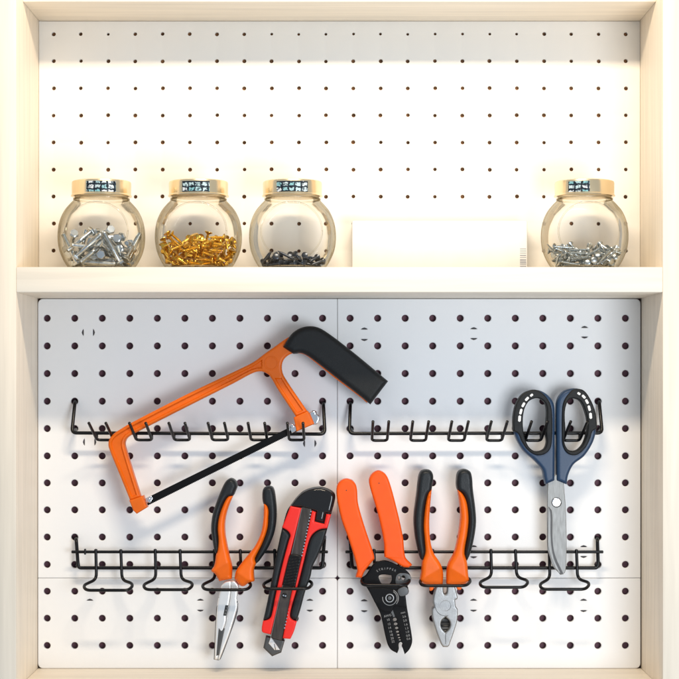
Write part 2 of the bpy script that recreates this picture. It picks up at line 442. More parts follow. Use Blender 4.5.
# ------------------------------------------------------------------ hook rails
RZ = 26.0
def hook_rail(label, A, Bv, tips, y, tipy):
    """A, Bv: ((top hole), (corner)) at the left and right end"""
    t = thing('hook_rail', W((A[1][0] + Bv[1][0]) / 2, y, TZ), label, 'hook rail', 'black wire hook rails')
    (ax, ay), (acx, acy) = A; (bx, by), (bcx, bcy) = Bv
    g = [wire([(ax + .3, ay, 1), (ax, ay + 1, RZ * .5), (acx, acy, RZ), (bcx, bcy, RZ), (bx, by + 1, RZ * .5), (bx, by, 1)], 1.75, 5)]
    for (hx, hy, cx, cy, sgn) in ((ax + 1, 428.8, acx, acy, 1), (bx + .4, 429.4, bcx, bcy, -1)):
        g.append(wire([(hx, hy, 1), (hx - .4 * sgn, hy + .6, RZ * .55), (cx + 3.5 * sgn, cy - .3, RZ)], 1.65, 4))
    v, f = join_geo(g); mk('rail', v, f, 'wire', t, 60)
    for (a, b) in tips:
        xa, xb = a + (CX - a) * .033, b + (CX - b) * .033
        g = [wire([(a, tipy, 57), (xa, y + 7, 31), (xb, y + 7, 31), (b, tipy, 57)], 1.45, 3.5)]
        g += [wire([(q, y + 6, 30.4), (q, y + .4, RZ + .4)], 1.1, 1) for q in (xa, xb)]
        v, f = join_geo(g); mk('hook', v, f, 'wire', t, 60)
    return t
hook_rail('black wire hook rail behind the orange hacksaw', ((75, 401), (71.8, 432.9)), ((323.4, 402.8), (324.9, 434.1)),
          [(88.8, 105.8), (129.4, 145.7), (168.8, 184.9), (208, 224.4), (248, 264.6), (287.4, 303)], 433, 423)
hook_rail('black wire hook rail that the blue scissors hang on', ((350.3, 402.8), (349.4, 433.6)), ((599.2, 401), (602.2, 433)),
          [(373, 388.8), (412.8, 428.7), (451.9, 468.4), (491.4, 507.3), (531.6, 547.6), (570.8, 587.6)], 433.5, 421.4)

# ------------------------------------------------------------------ loop racks
def loop_rack(label, xl, xr, kl, kr, loops):
    t = thing('tool_loop_rack', W((xl + xr) / 2, 568, TZ), label, 'tool rack', 'black wire tool loop racks')
    g = [wire([(kl, 538, 1), (kl + .2, 539, 15), (xl + .3, 563, 19), (xl + 1.2, 567.9, 19), (xr - 1.2, 567.9, 19), (xr - .3, 563, 19), (kr - .2, 539, 15), (kr, 538, 1)], 1.75, 4.5),
         wire([(kl, 565, 1), (kl + 1.5, 565.4, 18.5)], 1.4, 1), wire([(kr, 565, 1), (kr - 1.5, 565.4, 18.5)], 1.4, 1)]
    v, f = join_geo(g); mk('lower_rail', v, f, 'wire', t, 60)
    g = [wire([(xl - 5.8, 551.9, 21.8), (xr + 4.6, 551.9, 21.8)], 1.5, 1)]
    g.append(wire([(xl + 7.5, 549, 23.4), (xl + 7.5, 554.4, 23.4)], 1.0, 1))
    v, f = join_geo(g); mk('upper_rail', v, f, 'wire', t, 60)
    for (a, b, fl, fr, zf, dy) in loops:
        p = [(a, 549.3, 24.1), (a + .7, 579.3 + dy, 24.5), (fl, 585.4 + dy, 38), (fl + 2.5, 590.3 + dy, zf), (fr - 4, 590.3 + dy, zf), (fr, 586.2 + dy, 40), (fr - 1, 583.2 + dy, 33), (b + 1.2, 580 + dy, 24.5), (b, 549.6, 24.1)]
        v, f = wire(p, 1.55, 6); mk('loop', v, f, 'wire', t, 60)
    return t
loop_rack('black wire loop rack holding the long nose pliers and the red knife', 77.6, 323, 76, 324.6,
          [(95.8, 120.8, 83.2, 132.6, 48, 0), (155.2, 180, 143, 192.6, 48, -.6), (214.5, 240.2, 201.8, 251, 51, -.5), (274.6, 300.4, 262.8, 312.2, 53, -1.5)])
loop_rack('black wire loop rack holding the wire strippers and the combination pliers', 351.5, 598.4, 350, 597.5,
          [(374, 398.4, 360.6, 409.6, 53, -5), (432.6, 457.2, 419.4, 470.4, 53, -4.6), (490.9, 515.4, 479.3, 527.9, 48, -3), (549.2, 576.4, 539.4, 589.2, 48, -1)])

# ------------------------------------------------------------------ hacksaw
saw = thing('hacksaw', W(250, 435, 30), 'orange hacksaw with a black handle hanging tilted on the hook rail', 'hacksaw')
frame = [(130,501,1),(119,474),(108.6,448),(108.2,442),(110.4,437),(114.3,433),(120,429.3),(130,423.3),(190,392.6),(249,364.3),(256.5,359.8),(264,354),(275,346.3),(288,337.3),
         (300,333,1),(318,337),(384,384,1),(367,402.9,1),(360,397),(335,378.2),(311,359),(303,354),(293,353.2),(286.5,356.3),(282.6,361.3),(281.6,368.5),(284,376.5),(307.6,411.8,1),
         (296,417,1),(278.4,390.5),(269.5,375.8),(265,372.6),(260.5,371.3),(253,372.8),(234,382.8),(190,405),(160.7,419.8),(133,434),(127,437.8),(124.6,442.5),(125.3,448.5),(140.4,497,1)]
def saw_groove(x, y, d):
    keep = np.clip((x - 120) / 12, 0, 1) * 0 + 1
    return -1.7 * np.clip((d - 2.9) / 0.9, 0, 1) * ((x < 262) | ((x > 268) & (y > 378))) 
plate('frame', frame, 41, 12, 'saw_or', saw, w=2.6, rise=2.4, zfun=saw_groove, grid=1.4, sharp=50, rows=(.04, .15, .35, .6, .8, 1.0, 1.12, 1.28, 1.46))
plate('end_block', [(129,500.5,1),(142.6,495.8,1),(147,507.6,1),(136.6,514,1),(133,510.5,1)], 43, 15, 'saw_or', saw, w=1.6)
plate('end_block', [(293.6,417.4,1),(307.8,410.8,1),(314,424.2,1),(296.4,431.6,1)], 43, 15, 'saw_or', saw, w=1.5)
ring = solid(circ(271.2, 363.2, 7.2, 32), 41.5, 3, raw=True, w=1.2, rise=0.5, holes=[circ(271.2, 363.2, 5.6, 32)], grid=0, rows=(.3,))
mk('boss_ring', *ring, 'saw_or', saw)
handle = [(283,347,1),(290,335.4),(296.6,329.6),(305,326.4),(314.5,326.3),(324,330.2),(350,349.5),(388.3,381.2,1),(370.5,404.6,1),(360,395.8),(340,380.5),(318,363.3),(308,356),(301,353),(292.6,353.4,1)]
plate('handle', handle, 48, 34, 'rubber', saw, w=5.5, rise=6.5, grid=1.8, sharp=60)
blade = [(145.5,498.4,1),(289.5,427.4,1),(292.3,433.2,1)]
tn = 96; L0, L1 = np.array((292.3, 433.2)), np.array((147.8, 505.2)); nv = np.array((.44, .9)) * .55
for i in range(tn):
    a = L0 + (L1 - L0) * (i + .35) / tn; blade.append((a[0] + nv[0], a[1] + nv[1], 1))
    a = L0 + (L1 - L0) * (i + .95) / tn; blade.append((a[0], a[1], 1))
blade.append((147.8, 505.2, 1))
plate('blade', blade, 37, 1.4, 'oxide', saw, w=0.25, rows=(1,), grid=0, step=50)
v, f = join_geo([solid(circ(149.3, 500.4, 2.4, 16), 39.6, 4, raw=True, w=.8, grid=0), solid([(144.5,499,1),(151.4,495.6,1),(153.2,499,1),(147,503.4,1)], 38.2, 3, w=.6)])
mk('blade_pin', v, f, 'chrome', saw)
v, f = join_geo([solid([(287,427.2,1),(291.5,423.4,1),(296,425.6,1),(297.4,430,1),(292,433.2,1)], 40, 5, w=1), solid(circ(292, 426, 2.2, 14), 42, 5, raw=True, w=.8, grid=0)])
mk('blade_pin', v, f, 'chrome', saw)
plate('wing_nut', [(308.3,413.4,1),(312.6,410.2,1),(316.2,411.2),(317,414.2),(319.2,415.4),(319.8,420),(317.2,424.4),(313.2,425,1)], 40, 9, 'chrome', saw, w=2.2, rise=2)

# ------------------------------------------------------------------ long nose pliers
lp = thing('long_nose_pliers', W(240, 582, 30), 'long nose pliers with orange and black handles and pointed bright jaws', 'pliers')
def handle_pair(root, blacks, oranges, zf, creases):
    for b, o, (qx, qy, sl_) in zip(blacks, oranges, creases):
        def crease(x, y, d, qx=qx, qy=qy, sl_=sl_): return -0.30 * np.clip(y - (qy + sl_ * (x - qx)), 0, 14)
        plate('handle', o, zf + 1.5, 17, 'orange', root, w=4.2, rise=5.0, grid=1.0, sharp=60, zfun=crease)
        plate('rubber_grip', b, zf, 17, 'grip', root, w=4.4, rise=6.0, grid=1.3, sharp=60)
handle_pair(lp,
  [[(230.5,478.6),(235,481),(236.9,486.2),(235,491.8),(232.6,496.4),(227.8,498),(223.4,505),(219.4,517),(217.6,529),(218.6,541),(218.8,551),(216,555.2,1),(214.2,552),(212,540.7),(210.6,529),(212,515.7),(215.8,503),(221.4,489),(225.6,481.4)],
   [(268.4,486.4),(273,488.4),(275.4,499.5),(276.3,517),(274,533.3),(268,548),(259.4,561),(255.6,564.6,1),(254.4,560.4),(261.6,543.6),(266.6,529),(267.6,515),(266.6,508),(263,503.8),(262,495),(263.4,488.6)]],
  [[(232.7,496,1),(228,496.8),(223.4,504),(218.7,517),(217.2,529),(218,540.7),(217.2,551),(215.5,556),(215,560.6),(213.5,566.8),(210.8,571.4),(214.6,574.6),(218.6,582.3,1),(224.7,581.0),(231,580.2,1),(231.5,572),(231,565.8),(229,558),(226.6,546.6),(224.6,534.8),(224.5,522),(227.6,508.3)],
   [(263.6,503.6,1),(266.6,505.4),(268.4,511),(268.2,517),(267.2,529),(262.2,543.6),(254.8,558.6),(254.8,561),(255.7,563.7),(253.6,569.9),(253.4,575),(254,581.8,1),(248.5,583.3,1),(243.3,587.2),(239.5,586.4),(234,579.7,1),(235.6,572),(241.2,563.7),(248.5,554.8),(254.8,546.4),(260.7,533.3),(263.2,518.6)]], 42, [(212,571,-.55),(237,572,.72)])
jz = 38
plate('jaw', [(220.9,586,1),(225.3,582.0),(231.2,581,1),(230.9,590),(229,604),(226.4,616),(225.8,622),(223,631),(219.5,647),(217.6,660,1),(214.4,659.6,1),(215.2,640),(216.5,614),(218,599.5),(220.2,590.6)], jz, 10, 'steel', lp, w=1.8, rise=1.6, grid=1.6)
plate('jaw', [(231.4,581,1),(235.5,581.6),(238.6,586.2),(237.6,592),(237,598),(237.6,606),(236,613),(229.4,634),(219.6,659.8,1),(217.9,660,1),(219.8,647),(223.2,631),(226.1,622),(226.7,616),(229.3,604),(231.2,590)], jz - .5, 10, 'steel', lp, w=1.8, rise=1.6, grid=1.6)
plate('jaw_side', [(217.6,605),(216.0,614),(214.6,640),(213.7,659.6,1),(218.4,660.4,1),(220.6,659.2),(230.2,634),(237.2,613),(237.9,604,1),(228,606)], jz - 2.2, 7, 'dark_st', lp, w=.6, grid=3)
plate('jaw_face', [(218.7,628,1),(221.4,630.8),(224.6,628.4,1),(221.8,642),(218.6,655,1),(216.4,656,1),(217.4,642)], jz + .5, 3, 'dark_st', lp, w=.5, grid=0,
      zfun=None)
plate('mark', [(225.4,605.2,1),(228.4,605.4,1),(226.2,615.8,1),(223.2,615.6,1)], jz + .25, .4, 'ink', lp, w=.1, grid=0, rows=())
for i in range(3):
    text('mark', '280'[i], 226.9 - i * .85, 607.4 + i * 3.1, jz + .32, 2.6, 12, 'dimwhite', lp)
for x, y in ((219.3, 597.6), (237, 602)): plate('rivet', circ(x, y, .7, 10), jz - .2, 1.5, 'dark_st', lp, raw=True, w=.2, grid=0, rows=())

# ------------------------------------------------------------------ utility knife
kn = thing('utility_knife', W(300, 570, 26), 'red and black snap-off utility knife hanging between the two pairs of pliers', 'knife')
body = [(291,504.9),(296.5,497.5),(303,491.6),(311,488.3),(319.7,487.2),(328.6,489.4),(334.4,493.6),(335.2,498.5),(331.3,514.3),(327.5,528.6),(323.6,541.9),(317.7,556.6),(312.6,567),(310.4,577.2),(305.2,592),(300.8,608.3),(297,620.8,1),
        (290,623,1),(284,640,1),(271,636,1),(262.9,621.2,1),(267.7,599.5),(271.6,580),(276.5,553.6),(281.7,530),(287,511)]
plate('body', body, 39, 13, 'black', kn, w=3, rise=3.5, grid=2, sharp=60)
plate('end_cap', [(290.6,506.6,1),(296.6,498),(303,492.3),(311,489),(319.7,488),(328.2,490.2),(333.6,494.4),(334.3,498.5),(330.8,513.6,1),(325.6,513,1),(323.6,522.6,1),(315,520.6,1),(316.4,511.5,1),(301.2,507,1)], 43, 8, 'smoke', kn, w=3.2, rise=3.4, grid=1.6, sharp=60)
plate('shell', [(290.4,506,1),(301.8,508.2,1),(281.7,589),(270.8,634.6,1),(268.8,634.2),(262.4,632.4),(261.6,629),(262.8,621.2,1),(269,619.2),(271.4,615.5),(274.5,600),(281,570),(288.6,541),(290.2,535.4),(287.6,531),(281.9,527.6,1)], 42.5, 10, 'red', kn, w=1.6, rise=1.6, grid=1.8, sharp=60)
plate('shell', [(312,510.6,1),(316,512.2,1),(314.6,521.6,1),(324.2,524,1),(326.2,514,1),(331.2,514.6,1),(327.4,528.4,1),(319.5,529.6),(312.6,534.4),(308.9,541.5),(303.5,563),(296.6,590),(291.6,607),(290,616.5),(292,619.6),(296.8,621.6,1),(294,631.4),(290.4,639.2,1),(282.6,638.6,1),(292,590.6),(303,551)], 42.5, 10, 'red', kn, w=1.6, rise=1.6, grid=1.8, sharp=60)
plate('side_grip', [(281.9,528.6,1),(287,531.6),(289.6,536),(288,541.6),(280.5,570),(273.8,600),(270.6,615),(268.6,618.6),(263.3,620.6,1),(267.7,599.5),(271.6,580),(276.5,553.6)], 42.8, 12, 'grip', kn, w=2.6, rise=3, grid=1.6, sharp=60)
plate('side_grip', [(327.2,529,1),(319.5,530.4),(313.2,535),(309.6,542),(304.3,563),(297.3,590),(292.4,607),(290.8,616),(292.6,618.8),(297,620.4,1),(300.8,608.3),(305.2,592),(310.4,577.2),(312.6,567),(317.7,556.6),(323.6,541.9)], 42.8, 12, 'grip', kn, w=2.6, rise=3, grid=1.6, sharp=60)
plate('blade_track', [(301.6,506.4,1),(311.8,508.6,1),(303,551,1),(292,590.6,1),(281.9,640.8,1),(270.9,638,1),(281.7,589,1),(291.5,555,1)], 41.4, 3, 'track', kn, w=.5, grid=0, rows=(1,))
for a, b in (((301.9, 508), (291.4, 555)), ((291.4, 555), (281.4, 590)), ((281.4, 590), (270.8, 637))):
    v, f = wire([(*a, 42.2), (*b, 42.2)], .38, 1, 6); mk('track_edge', v, f, 'grey_st', kn)
g, g2 = [], []
for i in range(38):
    t = i / 37
    if .38 < t < .68: continue
    x = 311.3 + (285.0 - 311.3) * t + 1.1 * math.sin(t * math.pi); y = 511.5 + (628 - 511.5) * t
    (g if t < .5 else g2).append(solid(circ(x - .4, y, .75, 8), 42.6, 1.6, raw=True, w=.3, grid=0, rows=(1,)))
for q in (g, g2): mk('rack_teeth', *join_geo(q), 'chrome', kn)
sl = plate('slider', [(290.6,554.8),(296,554.6),(301.4,556.6),(301,560),(295.2,587.4,1),(282.2,585.2,1),(288.8,558)], 45, 6, 'black', kn, w=1.2, grid=.7,
      zfun=lambda x, y, d: np.where(d > 1.4, .28 * np.sin((y + .2 * (x - 290)) * 2 * math.pi / 2.9), 0))
plate('screw', circ(284.6, 595.8, 2.6, 18), 43, 2.4, 'black', kn, raw=True, w=.7, grid=0)
v, f = join_geo([solid([(282.9,594.6,1),(284.2,594.9,1),(283.9,596.3,1),(282.7,596.0,1)], 43.3, .5, w=.1, grid=0, rows=()), solid([(284.9,595.2,1),(286.5,595.4,1),(286.1,596.9,1),(284.7,596.6,1)], 43.3, .5, w=.1, grid=0, rows=())])
mk('screw_slot', v, f, 'chrome', kn)
hook = np.array([(265.8,636.6),(270,637.8),(267.9,644.6),(271,650),(278,649.6),(280.4,640),(284.6,641.6),(281.2,652.8),(272,656.6),(263.2,648)])
plate('nose', [(265.8,636,1),(284.8,640.6,1),(281.2,652.8,1),(272,656.6,1),(263.2,648,1)], 37, 7, 'dark_st', kn, w=1.6, grid=1.5)
plate('blade', [(270.9,636.6,1),(281.4,651,1),(281,640.6,1),(277,638.8,1)][:1] + [(279.8,649.9,1),(274.6,650.2,1),(268.6,643.4,1)], 38.2, 1.6, 'steel', kn, w=.4, grid=0, rows=(1,))
v, f = wire([(274.4, 644, 38.6), (275.6, 650, 38.6)], .3, 1, 6); mk('snap_line', v, f, 'dark_st', kn)

# ------------------------------------------------------------------ wire strippers
ws = thing('wire_strippers', W(385, 575, 28), 'wire strippers with two plain orange handles and black drilled jaws', 'wire strippers')
def facet(sgn):
    return None
plate('handle', [(346.6,479),(341,480.8),(337,486),(336.6,496),(341.2,518.9),(348.9,540.5),(357.3,570),(355.6,577.6,1),(361.8,578.2,1),(364.6,571.8),(374.6,559,1),(373.8,554.6),(364.4,526.3),(358.2,504),(356.6,487.2),(353,481.4)], 45, 15, 'orange2', ws, w=2.4, rise=3.0, grid=1.6, sharp=55)
plate('handle', [(378.8,470.8),(372.6,473.6),(369.2,479.4),(370.2,488),(378,514.5),(384,542.5),(384.6,557.2,1),(393.6,561.4),(403.4,567.2),(408.5,567.8,1),(412.2,565.4,1),(405.6,557.6),(403,536.6),(395.7,504.2),(389,480.6),(385.2,474)], 45, 15, 'orange2', ws, w=2.4, rise=3.0, grid=1.6, sharp=55)
for a, b in (((373.8, 557.6), (358.6, 571.2)), ((385.2, 556.8), (405, 558.4))):
    v, f = wire([(*a, 44.9), (*b, 44.6)], .45, 1, 6); mk('handle_fold', v, f, 'orange2', ws)
for x, y in ((346.4, 490.4), (379, 483.2)):
    plate('handle_pip', circ(x, y, .6, 10), 45.2, .6, 'ink', ws, raw=True, w=.2, grid=0, rows=())
jawo = [(373,564.6),(376.7,562.2),(384.8,560.6),(393.6,563.4),(404,569),(409.6,574),(411,579),(409.4,584),(407.4,586.4),(407.9,593),(405.6,595.6,1),(406.9,606.5),(411.6,634),(412.2,642),(409.6,649.2),(404.8,654.4,1),
        (403.3,650,1),(402.2,646),(402.4,643.6),(400.8,642),(398.9,643.4),(398.7,646),(398.9,649),(397.2,653.4,1),(390.6,649.4),(386.8,642),(380.3,614),(374.5,602),(365.4,585.6),(360.6,583),(361.2,578.4),(365.6,575.4)]
dh = curve_pts([(378.9,576),(383,574.6),(391.4,575.4,1),(391.8,580),(389.2,584.4),(382.6,584.4),(379.4,580)], 1.0)
wh = [circ(394.9, 619.8, 1.9, 16), circ(395.7, 624.2, 1.9, 14, 1.6), circ(396.7, 628.3, 1.7, 14, 1.4), circ(397.6, 632.0, 1.5, 12, 1.2), circ(398.4, 635.2, 1.3, 12, 1.0), circ(399.2, 637.9, 1.2, 12, .8), circ(399.9, 640.3, 1.1, 10, .7)]
plate('jaw', jawo, 37, 4.5, 'oxide', ws, w=.9, rise=.7, grid=2.2, holes=[dh, circ(399, 578, 1.4, 14, 1.9), circ(403.2, 578, 1.9, 16, 2.3)] + wh)
plate('jaw_lever', [(374.5,602.2,1),(383,611.4),(391.6,611.8),(394.4,606.6),(406.6,608,1),(405.4,595.8,1),(408,592.8),(407.4,586.4),(398,590),(384,588),(368,588.4,1)], 38.6, 2, 'oxide', ws, w=.8, grid=2, holes=[])
v, f = join_geo([solid(circ(389.6, 598.2, 4.6, 28), 40.2, 2, raw=True, w=.6, grid=0, holes=[circ(389.6, 598.2, 3.1, 24)], rows=(.5, 1))])
mk('pivot_nut', v, f, 'grey_st', ws)
plate('pivot_screw', circ(389.6, 598.2, 2.2, 16), 40, 2, 'dark_st', ws, raw=True, w=.6, grid=0)
def arcpts(r, a0, a1, n=16): return [(389.6 + r * math.cos(math.radians(a0 + (a1 - a0) * i / n)), 598.2 + r * math.sin(math.radians(a0 + (a1 - a0) * i / n))) for i in range(n + 1)]
for r, a0, a1 in ((7.0, 20, 190), (8.8, -65, 40), (7.4, -60, 20)):
    v, f = tube([W(x, y, 38.75) for x, y in arcpts(r, a0, a1)], .42 * U, 6); mk('dial_mark', v, f, 'dimwhite', ws)
plate('lock_tab', [(397.6,590),(404.5,586.6),(407.8,588.6),(408,593.4),(404.6,596),(399.6,596)], 39.6, 2.4, 'dark_st', ws, w=.6, grid=0)
plate('lock_tab', [(396,576),(400,573),(408,573.6),(411.2,577.6),(410.2,581.4),(404,583.4),(396,584)], 38.0, 2, 'dark_st', ws, w=.6, grid=0, holes=[circ(399, 578, 1.4, 14, 1.9), circ(403.2, 578, 1.9, 16, 2.3)])
plate('spring', [(390,610,1),(392.6,609.6,1),(395,616.6,1),(393.4,617.4,1)], 37.8, 1.5, 'dark_st', ws, w=.3, grid=0, rows=())
text('lettering', 'STRIPPER', 386.6, 587.2, 37.15, 3.0, 0, 'dimwhite', ws, arc=(18.6, -30, 8.2))
for s, x, y in (('AWG', 387.6, 615.8), ('10', 388.2, 619.9), ('12', 389.0, 624.2), ('14', 389.6, 628), ('16', 390.5, 631.6), ('18', 391.4, 635), ('20', 392.2, 638.4), ('22', 393, 641.6)):
    text('lettering', s, x, y, 37.15, 3.1, -13, 'dimwhite', ws)
for s, x, y in (('mm', 403, 612.6), ('2.6', 404.2, 616.6), ('2.0', 405, 620.6), ('1.6', 405.8, 624.6), ('1.3', 406.6, 628.4), ('1.0', 407.3, 632), ('0.8', 408, 635.6), ('0.6', 408.5, 638.8)):
    text('lettering', s, x, y, 37.15, 3.0, -13, 'dimwhite', ws)

# ------------------------------------------------------------------ combination pliers
cp = thing('combination_pliers', W(445, 584, 30), 'combination pliers with orange and black handles and blunt grey jaws', 'pliers')
handle_pair(cp,
  [[(426.5,469.8),(431.4,471.2),(433.6,476.4),(432.8,484),(431.6,490.8),(428.2,495.4),(425.2,508.6),(424.2,526.3),(425.2,542.5),(426.2,553),(423.6,561,1),(420.8,559.4),(418.2,551),(415.3,536.6),(414,519),(416.8,494),(419,476.4),(421.6,471.2)],
   [(464.8,469.4),(470.4,471.6),(472.4,477),(473.4,489.5),(475.8,508.6),(476.6,523.3),(474.4,539.5),(470.7,554.3),(466.9,562.4,1),(464.4,555.6),(467.6,534),(468.8,519),(466.6,503.4),(463.2,494.4),(457.6,489.8),(457.2,476.4),(459.4,471.4)]],
  [[(432,489.6,1),(428.6,493.4),(425.4,508.6),(423.9,526.3),(425,542.5),(425.4,553),(422.6,562.7),(421.8,573),(420.2,581.2,1),(424.5,584.6),(430.6,587),(436,587.4),(443.4,585,1),(443.6,574),(441,564.7),(434.3,554),(430.9,542.5),(429.6,524.8),(430.3,508.6)],
   [(458,490,1),(462.8,494),(467,502.7),(469,519),(467.8,533.6),(464.9,553),(467.4,562.6),(468.4,573),(469.5,581.2,1),(466,584.6),(460,587),(454,587.4),(447,585,1),(447.2,574),(448.9,564.7),(454.6,554),(458.2,539.5),(461,519),(460.4,505.7)]], 42, [(421,579.5,-.6),(469.8,579.5,.6)])
for xs_ in (((429.6,585,1),(434,585,1),(433.4,589.6),(430,591)), ((456.6,585,1),(461.4,585,1),(461.4,589.4),(457.6,589.8))):
    plate('guard', list(xs_), 39, 9, 'orange', cp, w=1.2, grid=0)
plate('jaw', [(436.8,585,1),(443.3,585,1),(443.6,592.6),(445.3,594.6),(447.0,592.6),(447.2,585,1),(454.3,585,1),(457.8,597.8),(457.2,599.4,1),(455.2,600.2,1),(455.8,606.6,1),(457.9,609.6,1),(457.8,615),(457.2,621.5),(453.4,634),(449.2,645.8,1),(447.6,647.2,1),(443,647.2,1),(441,644.4,1),(437.2,634.4),(433.6,623),(432.0,615.6),(432.0,608.7,1),(434.2,607.2,1),(433.8,604.6,1),(432.9,603.6,1),(433.2,598.4),(434.8,591)],
      39, 11, 'grey_st', cp, w=1.4, rise=1.2, grid=1.6, holes=[curve_pts([(445.6,617.2,1),(449.4,621),(450.2,625.4),(448.6,629.4),(445.5,632.4,1),(442.4,629.2),(440.9,625.2),(441.9,620.6)], 1.0)])
plate('pipe_grip', [(445.6,616,1),(450.6,620),(451.2,625.4),(449.4,630),(445.5,633.4,1),(441.4,630),(439.9,625.2),(440.9,620)], 33, 3, 'dark_st', cp, w=.4, grid=1,
      zfun=lambda x, y, d: .5 * np.sin(y * 2 * math.pi / 1.6))
v, f = tube([W(445.6, y, 39.02) for y in (633, 636, 640, 644)], .3 * U, 6); mk('jaw_seam', v, f, 'dark_st', cp)
v, f = tube([W(445.6 + 5.2 * math.cos(a), 605.6 + 5.2 * math.sin(a), 39.0) for a in np.linspace(0, 2 * math.pi, 32)], .28 * U, 6); mk('pivot', v, f, 'grey_st', cp)
v, f = tube([W(445.6 + 10.4 * math.cos(a), 605.6 + 10.4 * math.sin(a), 38.95) for a in np.linspace(math.radians(75), math.radians(172), 16)], .25 * U, 6); mk('joint_line', v, f, 'dark_st', cp)

# ------------------------------------------------------------------ scissors
sc = thing('scissors', W(556, 480, 36), 'large scissors with navy and black loop handles and grey blades', 'scissors')
hl = curve_pts([(534.5,397.7),(540.5,398),(545.6,402.6),(547.4,411),(546.3,433),(547.2,443),(544.2,450.2),(536.2,452.4),(529.2,448),(524.7,438.3),(522.6,424.2),(523.9,410),(528.3,401.2)], 1.2)
hr = curve_pts([(574.2,397.7),(568.9,399),(565.6,406.5),(564.7,415.3),(565.3,431),(564.2,441.8),(568,450.3),(576,451.6),(583,445.4),(587.5,433),(588,420.6),(584.8,408.3),(580.4,400.3)], 1.2)
plate('handle', [(532.7,390.4),(523,394.6),(516.8,404.4),(514,417),(514,430.4),(517.7,441.4),(524.7,451.8),(535.3,461.3),(542.4,470),(544.4,479),(545.8,484.6,1),(554.9,480.6,1),(555.2,440),(555,409),(553,401.2),(547.7,394.6),(539.8,390.4)], 41, 12, 'navy', sc, w=3.2, rise=4, grid=1.5, sharp=60, holes=[hl])
plate('handle', [(576,388.3),(565.4,390.4),(559.2,396.6),(556.9,404.7),(556.8,440),(557,480.6,1),(567.2,484.8,1),(568.7,475.4),(574,464.8),(584.8,456),(593.6,441.8),(596.8,427.7),(595.4,413.6),(590,399.4),(583,390.6)], 40.6, 12, 'navy', sc, w=3.2, rise=4, grid=1.5, sharp=60, holes=[hr])
def slots(c): 
    return [np.array([(x + a * math.cos(r) * hw - b * math.sin(r) * hh, y + a * math.sin(r) * hw + b * math.cos(r) * hh) for a, b in ((-1,-.8),(.0,-1.1),(1,-.8),(1,.8),(0,1.1),(-1,.8))]) for x, y, r, hw, hh in [(x_, y_, r_, w_ * 1.12, h_ * 1.08) for x_, y_, r_, w_, h_ in c]]
sL = [(531.6,395.2,.9,1.0,1.5),(527,398.9,.75,1.1,2.1),(523.4,404.8,.5,1.1,2.3),(520.9,411.6,.25,1.1,2.6),(519.6,418.6,.08,1.2,2.8)]
sR = [(579,393.6,-1.0,1.0,1.5),(583.8,396.7,-.75,1.1,2.0),(587,401.6,-.5,1.1,2.2),(589.3,408.2,-.25,1.1,2.5),(590.7,415.8,-.08,1.2,2.7)]
li = curve_pts([(539.4,390.9),(546,396.4),(550.6,404),(552.4,415),(552.2,440),(550,449.6),(543.3,454.8),(535.3,454.8),(527,449.2),(521.4,441),(518.4,434),(513.4,431,1),(513.3,417),(516.2,404),(522.6,394.1),(532.6,389.8)], 1.2)
ri = curve_pts([(574,389.2),(568.6,394),(564.3,400.4),(562.4,408.6),(562.2,440),(564.4,449.4),(569.8,454.7),(577.7,454.7),(585.8,447.6),(590.6,438),(592.6,431.6),(597.4,428.4,1),(596,413.4),(590.5,399),(583.3,390.0)], 1.2)
plate('finger_ring', li, 43, 12, 'rubber', sc, raw=True, w=1.6, rise=2.0, grid=1.5, sharp=60, holes=[hl + (hl.mean(0) - hl) * .03])
plate('finger_ring', ri, 42.6, 12, 'rubber', sc, raw=True, w=1.6, rise=2.0, grid=1.5, sharp=60, holes=[hr + (hr.mean(0) - hr) * .03])
for c in sL + sR:
    plate('rim_slot', slots([c])[0], 43.3, .8, 'white', sc, raw=True, w=.2, grid=0, rows=())
plate('blade', [(547.7,484.8,1),(547,479,1),(554.6,474,1),(563.8,477,1),(563.9,485,1),(565.7,507),(566.6,540),(566.3,562),(564.9,572.6),(560.4,574.4,1),(553,566.3),(549.6,556),(547.6,549),(547.2,530),(547.2,507)], 37.2, 2.2, 'brushed', sc, w=.5, rise=.5, grid=3, rows=(1,))
plate('blade', [(548.4,506.4,1),(552,511.4),(552.7,540),(555.2,556),(563.6,574.4,1),(560.2,574.8,1),(554.6,566.8),(550.6,556.2),(548.6,549),(547.7,540)], 37.6, 1.4, 'brushed', sc, w=.4, grid=0, rows=(1,))
plate('blade_bevel', [(548.8,507.4,1),(551.6,511.2),(552.6,540),(555.4,556),(563.4,573.8,1),(560.8,573.8,1),(554.4,560),(551.8,549),(550.6,535),(550.4,514)], 38.05, 1, 'groove', sc, w=.3, grid=0, rows=())
plate('screw', circ(556.5, 502.4, 4.6, 28), 38.3, 2, 'chrome', sc, raw=True, w=1.0, rise=.8, grid=1)
v, f = tube([W(556.5 + 4.8 * math.cos(a), 502.4 + 4.8 * math.sin(a), 37.5) for a in np.linspace(0, 2 * math.pi, 32)], .35 * U, 6); mk('screw_rim', v, f, 'dark_st', sc)

